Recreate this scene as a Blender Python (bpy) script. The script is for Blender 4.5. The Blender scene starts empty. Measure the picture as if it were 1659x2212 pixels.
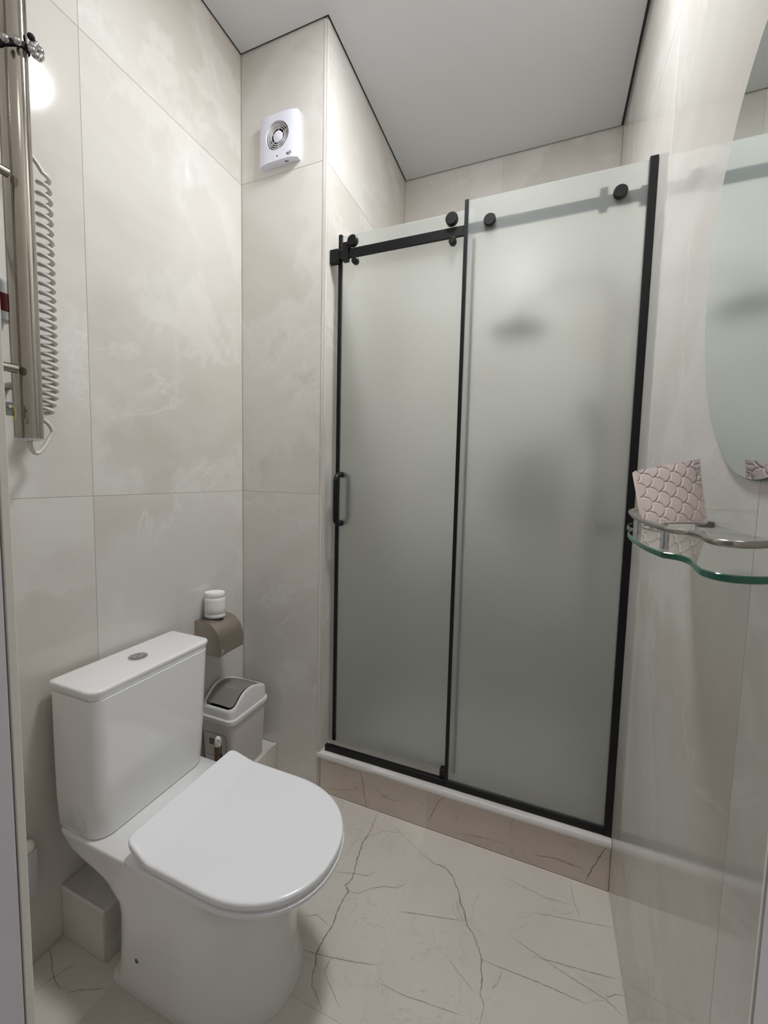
import bpy, bmesh, math, random
from mathutils import Vector, Matrix
random.seed(7)
S = bpy.context.scene
COL = S.collection
PI = math.pi

# ------------------------------------------------------------------ camera
W_PX, H_PX, F_PX = 1659.0, 2212.0, 879.0
YAW, PITCH, ROLL, CAM_H = -0.37605, -0.07776, 0.02271, 1.2742
fw = Vector((math.sin(YAW) * math.cos(PITCH), math.cos(YAW) * math.cos(PITCH), math.sin(PITCH)))
r0 = Vector((math.cos(YAW), -math.sin(YAW), 0)); u0 = r0.cross(fw)
rt = math.cos(ROLL) * r0 + math.sin(ROLL) * u0
up = -math.sin(ROLL) * r0 + math.cos(ROLL) * u0
cd = bpy.data.cameras.new('camera'); cam = bpy.data.objects.new('camera', cd); COL.objects.link(cam)
cam.matrix_world = Matrix(((rt.x, up.x, -fw.x, 0), (rt.y, up.y, -fw.y, 0), (rt.z, up.z, -fw.z, CAM_H), (0, 0, 0, 1)))
cd.sensor_fit = 'HORIZONTAL'; cd.sensor_width = 36.0; cd.lens = 36.0 * F_PX / W_PX
cd.shift_y = -8.6 / W_PX; cd.clip_start = 0.01
S.camera = cam

# ------------------------------------------------------------------ world, exposure, lamp strengths
wd = bpy.data.worlds.new('world'); S.world = wd; wd.use_nodes = True
wd.node_tree.nodes['Background'].inputs[0].default_value = (0.93, 0.94, 1.0, 1)
wd.node_tree.nodes['Background'].inputs[1].default_value = 0.14
LAMP = 92.0

S.view_settings.view_transform = 'Standard'; S.view_settings.look = 'None'
S.view_settings.gamma = 1.0; S.view_settings.use_curve_mapping = False
S.view_settings.exposure = 0.12
S.cycles.max_bounces = 12; S.cycles.transmission_bounces = 10; S.cycles.diffuse_bounces = 6
S.cycles.glossy_bounces = 6; S.cycles.sample_clamp_indirect = 6.0; S.cycles.caustics_reflective = False
S.cycles.use_denoising = True

# ------------------------------------------------------------------ room numbers (metres)
XL, XP, XR = -1.168, -0.788, 0.245       # left wall, pier side, right wall
YF, YP, YB = 0.250, 1.356, 2.203         # front (door) wall, pier face, shower back wall
HC = 2.870
S1, S2 = 1.201, 2.401                    # horizontal tile joints
YD = 1.376                               # fixed glass
YS = 1.410                               # sliding glass
ZK = 0.166                               # curb top

# ------------------------------------------------------------------ helpers
def nodes(name):
    m = bpy.data.materials.new(name); m.use_nodes = True
    nt = m.node_tree; return m, nt, nt.nodes['Principled BSDF']
def lin(c):
    return tuple(((v / 12.92) if v <= 0.04045 else ((v + 0.055) / 1.055) ** 2.4) for v in c) + (1,)
def rgb(r, g, b): return lin((r / 255, g / 255, b / 255))
def plain(name, col, rough=0.5, metal=0.0, bump=0.0, bscale=60, spec=0.5, coat=0.0, var=0.04):
    m, nt, b = nodes(name)
    tc = nt.nodes.new('ShaderNodeTexCoord'); n = nt.nodes.new('ShaderNodeTexNoise')
    n.inputs['Scale'].default_value = bscale; n.inputs['Detail'].default_value = 4
    nt.links.new(tc.outputs['Object'], n.inputs['Vector'])
    mx = nt.nodes.new('ShaderNodeMixRGB'); mx.blend_type = 'MULTIPLY'; mx.inputs[0].default_value = 1
    mx.inputs[1].default_value = col
    mr = nt.nodes.new('ShaderNodeMapRange'); mr.inputs[3].default_value = 1 - var; mr.inputs[4].default_value = 1
    nt.links.new(n.outputs[0], mr.inputs[0]); nt.links.new(mr.outputs[0], mx.inputs[2])
    nt.links.new(mx.outputs[0], b.inputs['Base Color'])
    b.inputs['Roughness'].default_value = rough; b.inputs['Metallic'].default_value = metal
    b.inputs['Specular IOR Level'].default_value = spec
    if coat: b.inputs['Coat Weight'].default_value = coat; b.inputs['Coat Roughness'].default_value = 0.03
    if bump:
        bp = nt.nodes.new('ShaderNodeBump'); bp.inputs['Strength'].default_value = bump; bp.inputs['Distance'].default_value = 0.001
        nt.links.new(n.outputs[0], bp.inputs['Height']); nt.links.new(bp.outputs[0], b.inputs['Normal'])
    return m
def onyx(name, base, warm, light, rough, scale=1.0, rand=True, veins=0.5, dark=None, dark_amt=0.0, stretch=(1, 1, 1), spec=0.5, tilt=0.6):
    """cream onyx / marble: soft clouds, ragged pale fronts and thin veins, varied from tile to tile"""
    m, nt, b = nodes(name); N = nt.nodes.new; L = nt.links.new
    tc = N('ShaderNodeTexCoord'); mp = N('ShaderNodeMapping'); mp.inputs['Scale'].default_value = stretch
    mp.inputs['Rotation'].default_value = (tilt, tilt * 0.6, tilt * 0.4)
    L(tc.outputs['Object'], mp.inputs[0])
    vec = mp.outputs[0]
    if rand:
        oi = N('ShaderNodeObjectInfo'); ml = N('ShaderNodeMath'); ml.operation = 'MULTIPLY'; ml.inputs[1].default_value = 37.0
        L(oi.outputs['Random'], ml.inputs[0])
        va = N('ShaderNodeVectorMath'); va.operation = 'ADD'; L(vec, va.inputs[0]); L(ml.outputs[0], va.inputs[1]); vec = va.outputs[0]
    def noise(sc, det, dist, rgh=0.55):
        n = N('ShaderNodeTexNoise'); n.inputs['Scale'].default_value = sc * scale; n.inputs['Detail'].default_value = det
        n.inputs['Distortion'].default_value = dist; n.inputs['Roughness'].default_value = rgh; L(vec, n.inputs['Vector']); return n.outputs[0]
    def ramp(src, stops):
        r = N('ShaderNodeValToRGB'); e = r.color_ramp.elements
        e[0].position, e[0].color = stops[0][0], (stops[0][1],) * 3 + (1,)
        e[1].position, e[1].color = stops[1][0], (stops[1][1],) * 3 + (1,)
        for p, v in stops[2:]:
            k = e.new(p); k.color = (v, v, v, 1)
        L(src, r.inputs[0]); return r.outputs[0]
    def mix(fac, a, bcol, blend='MIX'):
        x = N('ShaderNodeMixRGB'); x.blend_type = blend
        if isinstance(fac, float): x.inputs[0].default_value = fac
        else: L(fac, x.inputs[0])
        for i, v in ((1, a), (2, bcol)):
            if isinstance(v, tuple): x.inputs[i].default_value = v
            else: L(v, x.inputs[i])
        return x.outputs[0]
    cloud = noise(1.2, 5, 0.7); c1 = ramp(cloud, [(0.43, 0), (0.62, 1)])
    col = mix(c1, base, warm)
    # ragged pale fronts: one-sided edge of a distorted noise
    fr = noise(1.5, 10, 0.25, 0.6)
    c2 = ramp(fr, [(0.500, 0), (0.535, 1), (0.66, 0)])
    sc2 = N('ShaderNodeMath'); sc2.operation = 'MULTIPLY'; sc2.inputs[1].default_value = 0.50 * veins; L(c2, sc2.inputs[0])
    col = mix(sc2.outputs[0], col, light)
    vn = noise(1.3, 8, 0.9, 0.6); c3 = ramp(vn, [(0.488, 0), (0.5, 1), (0.512, 0)])
    br = noise(2.0, 2, 0); c3b = ramp(br, [(0.50, 0), (0.62, 1)])
    m3 = N('ShaderNodeMath'); m3.operation = 'MULTIPLY'; L(c3, m3.inputs[0]); L(c3b, m3.inputs[1])
    m3b = N('ShaderNodeMath'); m3b.operation = 'MULTIPLY'; m3b.inputs[1].default_value = veins * 0.7; L(m3.outputs[0], m3b.inputs[0])
    col = mix(m3b.outputs[0], col, light)
    if dark:
        for sc, dist, lo in ((2.2, 1.6, 0.50), (5.0, 1.0, 0.52), (9.0, 0.8, 0.56)):
            dn = noise(sc, 8, dist, 0.6); wv = 0.0055
            c4 = ramp(dn, [(0.5 - wv, 0), (0.5, 1), (0.5 + wv, 0)])
            b4 = noise(sc * 0.7, 2, 0.3); c4b = ramp(b4, [(lo, 0), (lo + 0.12, 1)])
            m4 = N('ShaderNodeMath'); m4.operation = 'MULTIPLY'; L(c4, m4.inputs[0]); L(c4b, m4.inputs[1])
            m5 = N('ShaderNodeMath'); m5.operation = 'MULTIPLY'; m5.inputs[1].default_value = dark_amt; L(m4.outputs[0], m5.inputs[0])
            col = mix(m5.outputs[0], col, dark)
    L(col, b.inputs['Base Color']); b.inputs['Roughness'].default_value = rough
    b.inputs['Specular IOR Level'].default_value = spec
    return m

M = {}
M['wall'] = onyx('onyx_wall_tile', rgb(214, 211, 206), rgb(201, 195, 186), rgb(228, 226, 223), 0.09, veins=0.8)
M['pier'] = M['wall']
M['grout'] = plain('grout', rgb(196, 189, 179), 0.8, bump=0.3)
M['floor'] = onyx('floor_marble_tile', rgb(220, 215, 206), rgb(211, 204, 197), rgb(228, 223, 216), 0.30, scale=1.2, veins=0.3, dark=rgb(150, 139, 122), dark_amt=0.42)
M['floor_vein'] = plain('floor_vein', rgb(160, 146, 124), 0.35, bscale=300, var=0.35)
M['curb'] = onyx('curb_marble_tile', rgb(214, 203, 192), rgb(204, 192, 182), rgb(220, 211, 202), 0.32, scale=1.2, veins=0.3, dark=rgb(124, 108, 94), dark_amt=0.5)
M['light_grout'] = plain('light_grout', rgb(222, 217, 206), 0.7)
M['curb_vein'] = plain('curb_vein', rgb(140, 121, 104), 0.4, bscale=300, var=0.35)
M['trim'] = onyx('white_marble_trim', rgb(226, 222, 220), rgb(196, 190, 186), rgb(240, 238, 236), 0.25, scale=6, rand=False, veins=0.6, stretch=(0.25, 1, 3), tilt=0)
M['trimv'] = onyx('white_marble_corner_trim', rgb(206, 202, 197), rgb(188, 181, 175), rgb(220, 218, 215), 0.25, scale=6, rand=False, veins=0.6, stretch=(3, 3, 0.3), tilt=0)
M['ceiling'] = plain('stretch_ceiling', rgb(215, 217, 219), 0.55, bscale=400, var=0.02, spec=0.3)
M['gap'] = plain('dark_shadow_gap', rgb(52, 54, 58), 0.7)
M['ceramic'] = plain('white_ceramic', rgb(240, 240, 240), 0.12, coat=0.6, var=0.01, bscale=5)
M['lid'] = plain('white_seat_plastic', rgb(246, 247, 250), 0.2, coat=0.3, var=0.01, bscale=5)
M['chrome'] = plain('chrome', rgb(205, 205, 205), 0.08, metal=1.0, var=0.03)
M['steel'] = plain('polished_steel', rgb(176, 170, 161), 0.11, metal=1.0, var=0.05, bscale=8)
M['brushed'] = plain('brushed_steel', rgb(188, 179, 167), 0.38, metal=1.0, var=0.1, bscale=40)
M['satin'] = plain('satin_chrome', rgb(168, 164, 158), 0.25, metal=1.0, var=0.05)
M['black'] = plain('matt_black_metal', rgb(8, 9, 12), 0.38, bscale=200, var=0.1, spec=0.35)
M['seal'] = plain('dark_seal', rgb(30, 34, 36), 0.5)
M['cord'] = plain('grey_white_cord', rgb(212, 208, 200), 0.38)
M['fan'] = plain('white_fan_plastic', rgb(226, 227, 240), 0.35, var=0.01)
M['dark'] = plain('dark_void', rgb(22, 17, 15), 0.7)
M['fan_ring'] = plain('fan_ring_plastic', rgb(228, 224, 222), 0.4)
M['ink'] = plain('black_ink', rgb(25, 25, 30), 0.6)
M['bin'] = plain('bin_plastic', rgb(210, 206, 202), 0.4, var=0.02)
M['bin_lid'] = plain('bin_lid_plastic', rgb(226, 226, 226), 0.38, var=0.02)
M['bin_flap'] = plain('bin_flap_plastic', rgb(184, 182, 175), 0.42, var=0.03)
M['paper'] = plain('white_paper', rgb(240, 240, 238), 0.9, bump=0.5, bscale=500, spec=0.1, var=0.03)
M['label'] = plain('label_print', rgb(206, 203, 200), 0.5, var=0.02)
M['brown'] = plain('brown_bottle', rgb(112, 88, 70), 0.35, var=0.15, bscale=80)
M['cap'] = plain('white_cap', rgb(232, 228, 220), 0.35)
M['jamb'] = plain('grey_door_lining', rgb(228, 225, 230), 0.45, bscale=120, var=0.03)
M['strip'] = plain('beige_edge_strip', rgb(242, 238, 226), 0.4)
M['red'] = plain('dark_red_window', rgb(96, 12, 20), 0.2)
M['grey'] = plain('grey_plastic', rgb(206, 206, 208), 0.4)
M['greymetal'] = plain('grey_valve_metal', rgb(128, 128, 126), 0.3, metal=0.6)
M['yellow'] = plain('yellow_wire', rgb(190, 170, 60), 0.4)
M['bead'] = plain('silver_beads', rgb(190, 188, 190), 0.18, metal=1.0)
M['elastic'] = plain('black_elastic', rgb(16, 16, 24), 0.8)
M['tissue'] = plain('pink_tissue', rgb(252, 234, 230), 0.95, bump=0.35, bscale=900, spec=0.05, var=0.04)
m, nt, b = nodes('mirror_silver'); b.inputs['Base Color'].default_value = (0.80, 0.85, 0.83, 1); b.inputs['Metallic'].default_value = 1; b.inputs['Roughness'].default_value = 0.0; M['mirror'] = m
m, nt, b = nodes('shelf_glass'); b.inputs['Base Color'].default_value = (0.90, 0.97, 0.93, 1); b.inputs['Transmission Weight'].default_value = 1; b.inputs['Roughness'].default_value = 0.0; b.inputs['IOR'].default_value = 1.5; M['glass'] = m
m, nt, b = nodes('green_glass_edge'); b.inputs['Base Color'].default_value = rgb(60, 128, 105); b.inputs['Transmission Weight'].default_value = 0.35; b.inputs['Roughness'].default_value = 0.18; M['glass_edge'] = m
def frosted(name, tint, rough, fog):
    m, nt, b = nodes(name); N = nt.nodes.new; L = nt.links.new
    b.inputs['Base Color'].default_value = tint; b.inputs['Transmission Weight'].default_value = 1.0
    b.inputs['Roughness'].default_value = rough; b.inputs['IOR'].default_value = 1.45
    tc = N('ShaderNodeTexCoord'); n = N('ShaderNodeTexNoise'); n.inputs['Scale'].default_value = 900
    L(tc.outputs['Object'], n.inputs['Vector']); bp = N('ShaderNodeBump'); bp.inputs['Strength'].default_value = 0.05; bp.inputs['Distance'].default_value = 0.0003
    L(n.outputs[0], bp.inputs['Height']); L(bp.outputs[0], b.inputs['Normal'])
    tr = N('ShaderNodeBsdfTranslucent'); tr.inputs[0].default_value = (0.80, 0.86, 0.82, 1)
    df = N('ShaderNodeBsdfDiffuse'); df.inputs[0].default_value = (0.84, 0.885, 0.855, 1)
    m1 = N('ShaderNodeMixShader'); m1.inputs[0].default_value = 0.6; L(tr.outputs[0], m1.inputs[1]); L(df.outputs[0], m1.inputs[2])
    m2 = N('ShaderNodeMixShader'); m2.inputs[0].default_value = fog; L(b.outputs[0], m2.inputs[1]); L(m1.outputs[0], m2.inputs[2])
    L(m2.outputs[0], nt.nodes['Material Output'].inputs['Surface'])
    return m
M['frost'] = frosted('frosted_glass', (0.965, 0.995, 0.98, 1), 0.36, 0.15)
def emit(name, col, s):
    m, nt, b = nodes(name); b.inputs['Base Color'].default_value = (0.9, 0.9, 0.9, 1)
    b.inputs['Emission Color'].default_value = col; b.inputs['Emission Strength'].default_value = s; return m
M['lamp'] = emit('lamp_diffuser', (0.965, 0.982, 1.0, 1), LAMP)

def obj(name, bm, mat=None, parent=None, smooth=False, angle=40):
    me = bpy.data.meshes.new(name)
    bmesh.ops.recalc_face_normals(bm, faces=bm.faces[:])
    if smooth:
        lim = math.radians(angle)
        for f in bm.faces: f.smooth = True
        for e in bm.edges:
            if len(e.link_faces) == 2 and e.calc_face_angle(0) > lim: e.smooth = False
    bm.to_mesh(me); bm.free()
    if mat is not None: me.materials.append(mat)
    o = bpy.data.objects.new(name, me); COL.objects.link(o)
    if parent is not None:
        o.parent = parent; bpy.context.view_layer.update() if False else None
        o.matrix_parent_inverse = Matrix.Translation(-parent_loc(parent))
    return o
def parent_loc(p):
    v = Vector(p.location) if p.parent is None else Vector(p.location) + Vector((0, 0, 0))
    return v
def thing(name, label, cat, loc=(0, 0, 0), group=None):
    o = bpy.data.objects.new(name, None); COL.objects.link(o); o.location = loc
    o.empty_display_size = 0.05; o['label'] = label; o['category'] = cat
    if group: o['group'] = group
    return o
def tag(o, label, cat, group=None):
    o['label'] = label; o['category'] = cat
    if group: o['group'] = group
    return o
def struct(o, label):
    o['kind'] = 'structure'; o['label'] = label; o['category'] = 'room'; return o
def box(x0, x1, y0, y1, z0, z1, bev=0.0, seg=2, bm=None):
    t = bmesh.new()
    v = [t.verts.new((x, y, z)) for x in (x0, x1) for y in (y0, y1) for z in (z0, z1)]
    for f in ((0, 1, 3, 2), (4, 6, 7, 5), (0, 4, 5, 1), (2, 3, 7, 6), (0, 2, 6, 4), (1, 5, 7, 3)): t.faces.new([v[i] for i in f])
    if bev: bmesh.ops.bevel(t, geom=t.edges[:], offset=bev, segments=seg, affect='EDGES', profile=0.5)
    if bm is None: return t
    me = bpy.data.meshes.new('tmp'); t.to_mesh(me); t.free(); bm.from_mesh(me); bpy.data.meshes.remove(me); return bm
def merge(bm, t):
    me = bpy.data.meshes.new('tmp'); t.to_mesh(me); t.free(); bm.from_mesh(me); bpy.data.meshes.remove(me); return bm
def loft(sections, cap=True):
    bm = bmesh.new(); rings = [[bm.verts.new(p) for p in s] for s in sections]
    n = len(rings[0])
    for a, b_ in zip(rings[:-1], rings[1:]):
        for i in range(n): bm.faces.new((a[i], a[(i + 1) % n], b_[(i + 1) % n], b_[i]))
    if cap: bm.faces.new(rings[0][::-1]); bm.faces.new(rings[-1])
    return bm
def tube(pts, r, n=10, closed=False):
    pts = [Vector(p) for p in pts]; rs = r if isinstance(r, (list, tuple)) else [r] * len(pts)
    tang = []
    for i in range(len(pts)):
        a = pts[max(i - 1, 0)]; b_ = pts[min(i + 1, len(pts) - 1)]; tang.append((b_ - a).normalized())
    nv = tang[0].orthogonal().normalized(); secs = []
    for p, t, rr in zip(pts, tang, rs):
        nv = (nv - t * nv.dot(t)).normalized(); bv = t.cross(nv)
        secs.append([p + (nv * math.cos(2 * PI * k / n) + bv * math.sin(2 * PI * k / n)) * rr for k in range(n)])
    return loft(secs)
def smooth_path(pts, k=6):
    pts = [Vector(p) for p in pts]; out = []
    for i in range(len(pts) - 1):
        p0 = pts[max(i - 1, 0)]; p1 = pts[i]; p2 = pts[i + 1]; p3 = pts[min(i + 2, len(pts) - 1)]
        for j in range(k):
            t = j / k
            out.append(0.5 * ((2 * p1) + (p2 - p0) * t + (2 * p0 - 5 * p1 + 4 * p2 - p3) * t * t + (-p0 + 3 * p1 - 3 * p2 + p3) * t ** 3))
    out.append(pts[-1]); return out
def lathe(prof, c, axis='z', n=32, cap=True):
    """prof: (radius, height) pairs turned round the axis through c"""
    secs = []
    for r, h in prof:
        ring = []
        for k in range(n):
            a = 2 * PI * k / n; u, v = r * math.cos(a), r * math.sin(a)
            ring.append({'z': (c[0] + u, c[1] + v, c[2] + h), 'y': (c[0] + u, c[1] + h, c[2] + v), 'x': (c[0] + h, c[1] + u, c[2] + v)}[axis])
        secs.append(ring)
    return loft(secs, cap)
def cyl(c, r, h, axis='z', n=32, bev=0.0):
    b_ = bev
    return lathe([(r - b_, 0), (r, b_), (r, h - b_), (r - b_, h)] if b_ else [(r, 0), (r, h)], c, axis, n)
def rrect(cx, cy, hx, hy, r, z, n=6, rear=None):
    out = []; rf = r
    for sx, sy, a0 in ((1, 1, 0), (-1, 1, PI / 2), (-1, -1, PI), (1, -1, 3 * PI / 2)):
        r = rear if (rear is not None and sx < 0) else rf
        for k in range(n + 1):
            a = a0 + PI / 2 * k / n; out.append((cx + sx * (hx - r) + r * math.cos(a), cy + sy * (hy - r) + r * math.sin(a), z))
    return out
def prism(outline, axis, a, b_, bev=0.0, seg=2):
    def P(u, v, w): return {'z': (u, v, w), 'y': (u, w, v), 'x': (w, u, v)}[axis]
    bm = loft([[P(u, v, a) for u, v in outline], [P(u, v, b_) for u, v in outline]])
    if bev:
        es = [e for e in bm.edges if len(e.link_faces) == 2 and e.calc_face_angle(0) > 0.9]
        bmesh.ops.bevel(bm, geom=es, offset=bev, segments=seg, affect='EDGES', profile=0.5)
    return bm

# ------------------------------------------------------------------ setting: walls and their tiles
J = 0.0006      # half joint
T = 0.0012      # how proud the tile faces stand of the grout
def tiles(parent, plane, at, us, vs, mat, sgn, skip=None, name='tile', J=J):
    """plane 'x' or 'y' or 'z'; us, vs joint positions; sgn = side the tile face looks to"""
    for i in range(len(us) - 1):
        for j in range(len(vs) - 1):
            if skip and skip(i, j): continue
            u0, u1, v0, v1 = us[i] + J, us[i + 1] - J, vs[j] + J, vs[j + 1] - J
            a, b_ = sorted((at - sgn * 0.008, at))
            if plane == 'x': bm = box(a, b_, u0, u1, v0, v1)
            elif plane == 'y': bm = box(u0, u1, a, b_, v0, v1)
            else: bm = box(u0, u1, v0, v1, a, b_)
            es = [e for e in bm.edges if all(abs((v.co.x if plane == 'x' else v.co.y if plane == 'y' else v.co.z) - at) < 1e-6 for v in e.verts)]
            bmesh.ops.bevel(bm, geom=es, offset=0.0005, segments=1, affect='EDGES')
            obj(name, bm, mat, parent)
ZT = HC + 0.012
wl = struct(obj('wall_left', box(XL - 0.12, XL - T, YF - 0.1, YP + 0.1, -0.05, ZT), M['grout']), 'left wall of large glossy cream onyx tiles behind the toilet')
tiles(wl, 'x', XL, [YF - 0.1, 0.754, YP - 0.001], [0, S1, S2, ZT], M['wall'], 1)
wp = struct(obj('wall_back', box(XL - 0.12, XP - T, YP + T, YB + 0.1, -0.05, ZT), M['grout']), 'projecting pier of cream onyx tiles between toilet and shower')
tiles(wp, 'y', YP, [XL + 0.001, XP - 0.014], [0, S1, S2, ZT], M['wall'], -1)
tiles(wp, 'x', XP, [YP + 0.014, YP + 0.6, YB - 0.001], [0, S1, S2, ZT], M['wall'], 1)
ws = struct(obj('wall_shower', box(XP - 0.1, XR + 0.1, YB + T, YB + 0.12, -0.05, ZT), M['grout']), 'cream tiled wall at the back of the shower')
tiles(ws, 'y', YB, [XP + 0.001, -0.274, XR - 0.001], [0, S1, S2, ZT], M['wall'], -1)
wr = struct(obj('wall_right', box(XR + T, XR + 0.12, YF - 0.1, YB + 0.1, -0.05, ZT), M['grout']), 'right wall of glossy cream onyx tiles beside the mirror')
tiles(wr, 'x', XR, [YF - 0.1, 0.636, 1.238, 1.838, YB - 0.001], [0, S1, S2, ZT], M['wall'], -1)
# front wall with the doorway we look through
XJL, XJR = -0.530, 0.112
wf = bmesh.new()
box(XL - 0.12, XJL - 0.07, YF - 0.14, YF, -0.05, ZT, bm=wf); box(XJR + 0.03, XR + 0.12, YF - 0.14, YF, -0.05, ZT, bm=wf)
box(XJL - 0.07, XJR + 0.03, YF - 0.14, YF, 2.10, ZT, bm=wf)
wfo = struct(obj('wall_front', wf, M['wall']), 'wall around the doorway the picture is taken through')
dj = thing('door_frame', 'grey-white door lining at both edges of the picture', 'door frame', (-0.2, 0.1, 0))
del dj['category']; dj['kind'] = 'structure'; dj.name = 'door_1'
for x0, x1, xs in ((XJL - 0.07, XJL, XJL), (XJR, XJR + 0.03, XJR)):
    obj('lining', box(x0, x1, -0.10, YF - 0.004, 0.0, 2.10, 0.001), M['jamb'], dj)
    if x0 < -0.3: obj('edge_strip', box(x0, XJL + 0.0005, YF - 0.0025, YF + 0.006, 0.0, 2.10, 0.001), M['strip'], dj)
    else: obj('edge_strip', box(XJR - 0.0003, x1, YF - 0.0030, YF - 0.0012, 0.0, 2.10, 0.0003), M['strip'], dj)
obj('lining', box(XJL, XJR, -0.10, YF - 0.004, 2.07, 2.10, 0.001), M['jamb'], dj)
# floor
fl = struct(obj('floor', box(XL - 0.12, XR + 0.12, -0.4, YB + 0.1, -0.06, -T), M['light_grout']), 'floor of pale grey marble tiles with dark branching veins')
tiles(fl, 'z', 0.0, [XL + 0.001, -0.941, -0.341, XR - 0.001], [YF - 0.09, 0.765, YP - 0.003], M['floor'], 1, J=0.0010)
FV=[(0.0030,[(-0.343,1.259),(-0.312,1.249),(-0.280,1.236),(-0.246,1.237),(-0.213,1.214),(-0.188,1.177),(-0.175,1.145),(-0.160,1.126),(-0.147,1.091),(-0.126,1.074),(-0.109,1.048),(-0.096,1.027),(-0.095,1.003),(-0.088,0.979),(-0.089,0.948),(-0.079,0.933),(-0.077,0.911),(-0.081,0.890)]),(0.0032,[(-0.531,1.347),(-0.524,1.267),(-0.531,1.209),(-0.524,1.169),(-0.517,1.128),(-0.507,1.082),(-0.520,1.057),(-0.501,1.045),(-0.505,1.014),(-0.505,0.978),(-0.500,0.941),(-0.503,0.920),(-0.507,0.882),(-0.507,0.865),(-0.495,0.841),(-0.492,0.822),(-0.481,0.800),(-0.461,0.789),(-0.433,0.768)]),(0.0016,[(-0.501,1.045),(-0.469,1.051),(-0.442,1.078),(-0.405,1.102),(-0.370,1.110),(-0.345,1.136)]),(0.0013,[(-0.574,1.081),(-0.517,1.100),(-0.468,1.111),(-0.441,1.143)]),(0.0016,[(-0.563,0.855),(-0.485,0.868),(-0.411,0.885),(-0.346,0.904)]),(0.0012,[(-0.589,0.930),(-0.555,0.949),(-0.509,0.937)]),(0.0012,[(-0.343,1.259),(-0.369,1.272),(-0.410,1.294),(-0.454,1.318)]),(0.0015,[(-0.338,1.050),(-0.262,1.071),(-0.159,1.097)]),(0.0015,[(-0.096,1.023),(-0.048,1.023),(0.054,1.028),(0.159,1.028)]),(0.0014,[(0.030,1.083),(0.110,1.094),(0.231,1.112)]),(0.0014,[(-0.032,1.111),(0.087,1.079),(0.203,1.055),(0.235,1.036)]),(0.0012,[(-0.064,0.964),(-0.050,0.985),(-0.042,1.020)]),(0.0016,[(0.203,1.059),(0.226,1.076),(0.244,1.082)]),(0.0010,[(0.027,1.201),(0.152,1.227),(0.250,1.248)]),(0.0010,[(-0.190,0.997),(-0.147,0.970),(-0.101,0.943)]),(0.0010,[(0.134,1.352),(0.143,1.279),(0.159,1.236)]),(0.0010,[(-0.074,1.281),(-0.003,1.270),(0.065,1.261),(0.143,1.271)]),(0.0010,[(-0.570,1.122),(-0.554,1.213),(-0.478,1.286),(-0.398,1.310)]),(0.0010,[(-0.336,0.871),(-0.264,0.871),(-0.196,0.880),(-0.120,0.889)]),(0.0020,[(-1.100,0.533),(-1.084,0.575),(-1.068,0.608)]),(0.0016,[(-1.180,0.607),(-1.131,0.587),(-1.090,0.567),(-1.043,0.557)]),(0.0012,[(-1.028,0.558),(-0.994,0.579),(-0.949,0.600)]),(0.0010,[(-0.394,0.788),(-0.467,0.837),(-0.465,0.882)])]
CV=[(0.0022,[(-0.602,0.146),(-0.608,0.129),(-0.595,0.090),(-0.590,0.044),(-0.578,0.001)]),(0.0014,[(-0.767,0.130),(-0.704,0.140),(-0.654,0.134),(-0.608,0.129)]),(0.0012,[(-0.765,0.022),(-0.682,0.037),(-0.632,0.057),(-0.601,0.097)]),(0.0020,[(-0.279,0.143),(-0.303,0.112),(-0.318,0.072),(-0.334,0.030)]),(0.0030,[(0.231,0.142),(0.208,0.091),(0.192,0.045),(0.180,0.012)]),(0.0018,[(0.021,0.037),(0.090,0.051),(0.132,0.048),(0.165,0.050)]),(0.0012,[(-0.564,0.100),(-0.526,0.080),(-0.488,0.063),(-0.433,0.069)]),(0.0012,[(-0.043,0.145),(-0.056,0.112),(-0.043,0.092)]),(0.0010,[(-0.241,0.020),(-0.161,0.035),(-0.114,0.041),(-0.053,0.038)])]
def ribbon(bm, pts, w, P):
    pts = [Vector((a, b_, 0)) for a, b_ in pts]; q = []
    for i in range(len(pts) - 1):
        d = (pts[i + 1] - pts[i]); n_ = max(2, int(d.length / 0.006)); nv = Vector((-d.y, d.x, 0)).normalized()
        for k in range(n_): q.append(pts[i] + d * (k / n_) + nv * random.uniform(-1, 1) * w * 0.45)
    q.append(pts[-1]); prev = None; N_ = len(q)
    for i, p in enumerate(q):
        t = (q[min(i + 1, N_ - 1)] - q[max(i - 1, 0)]).normalized(); nv = Vector((-t.y, t.x, 0))
        ww = w * 0.5 * random.uniform(0.45, 1.0) * min(1.0, 0.25 + 4 * min(i, N_ - 1 - i) / N_)
        a = bm.verts.new(P(p + nv * ww)); c = bm.verts.new(P(p - nv * ww))
        if prev: bm.faces.new((prev[0], prev[1], c, a))
        prev = (a, c)
def branches(bm, pts, w, P, k=3):
    for _ in range(k):
        i = random.randrange(len(pts)); x, y = pts[i]; a = random.uniform(0, 2 * PI); q = [(x, y)]
        for s in range(random.randint(3, 6)):
            a += random.uniform(-0.6, 0.6); x += 0.016 * math.cos(a); y += 0.016 * math.sin(a); q.append((x, y))
        if all(XL + 0.02 < a_ < XR - 0.005 for a_, _ in q): yield q
fv = bmesh.new()
PF = lambda p: (min(max(p.x, XL + 0.002), XR - 0.002), min(p.y, YP - 0.006), 0.00025)
for w, pts in FV:
    ribbon(fv, pts, w * 1.35, PF)
    for q in branches(fv, pts, w, PF, 1): ribbon(fv, q, 0.0005, PF)
o = obj('veins', fv, M['floor_vein'], fl); o['label'] = 'dark crack-like veins in the marble'; o['kind'] = 'stuff'

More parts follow.
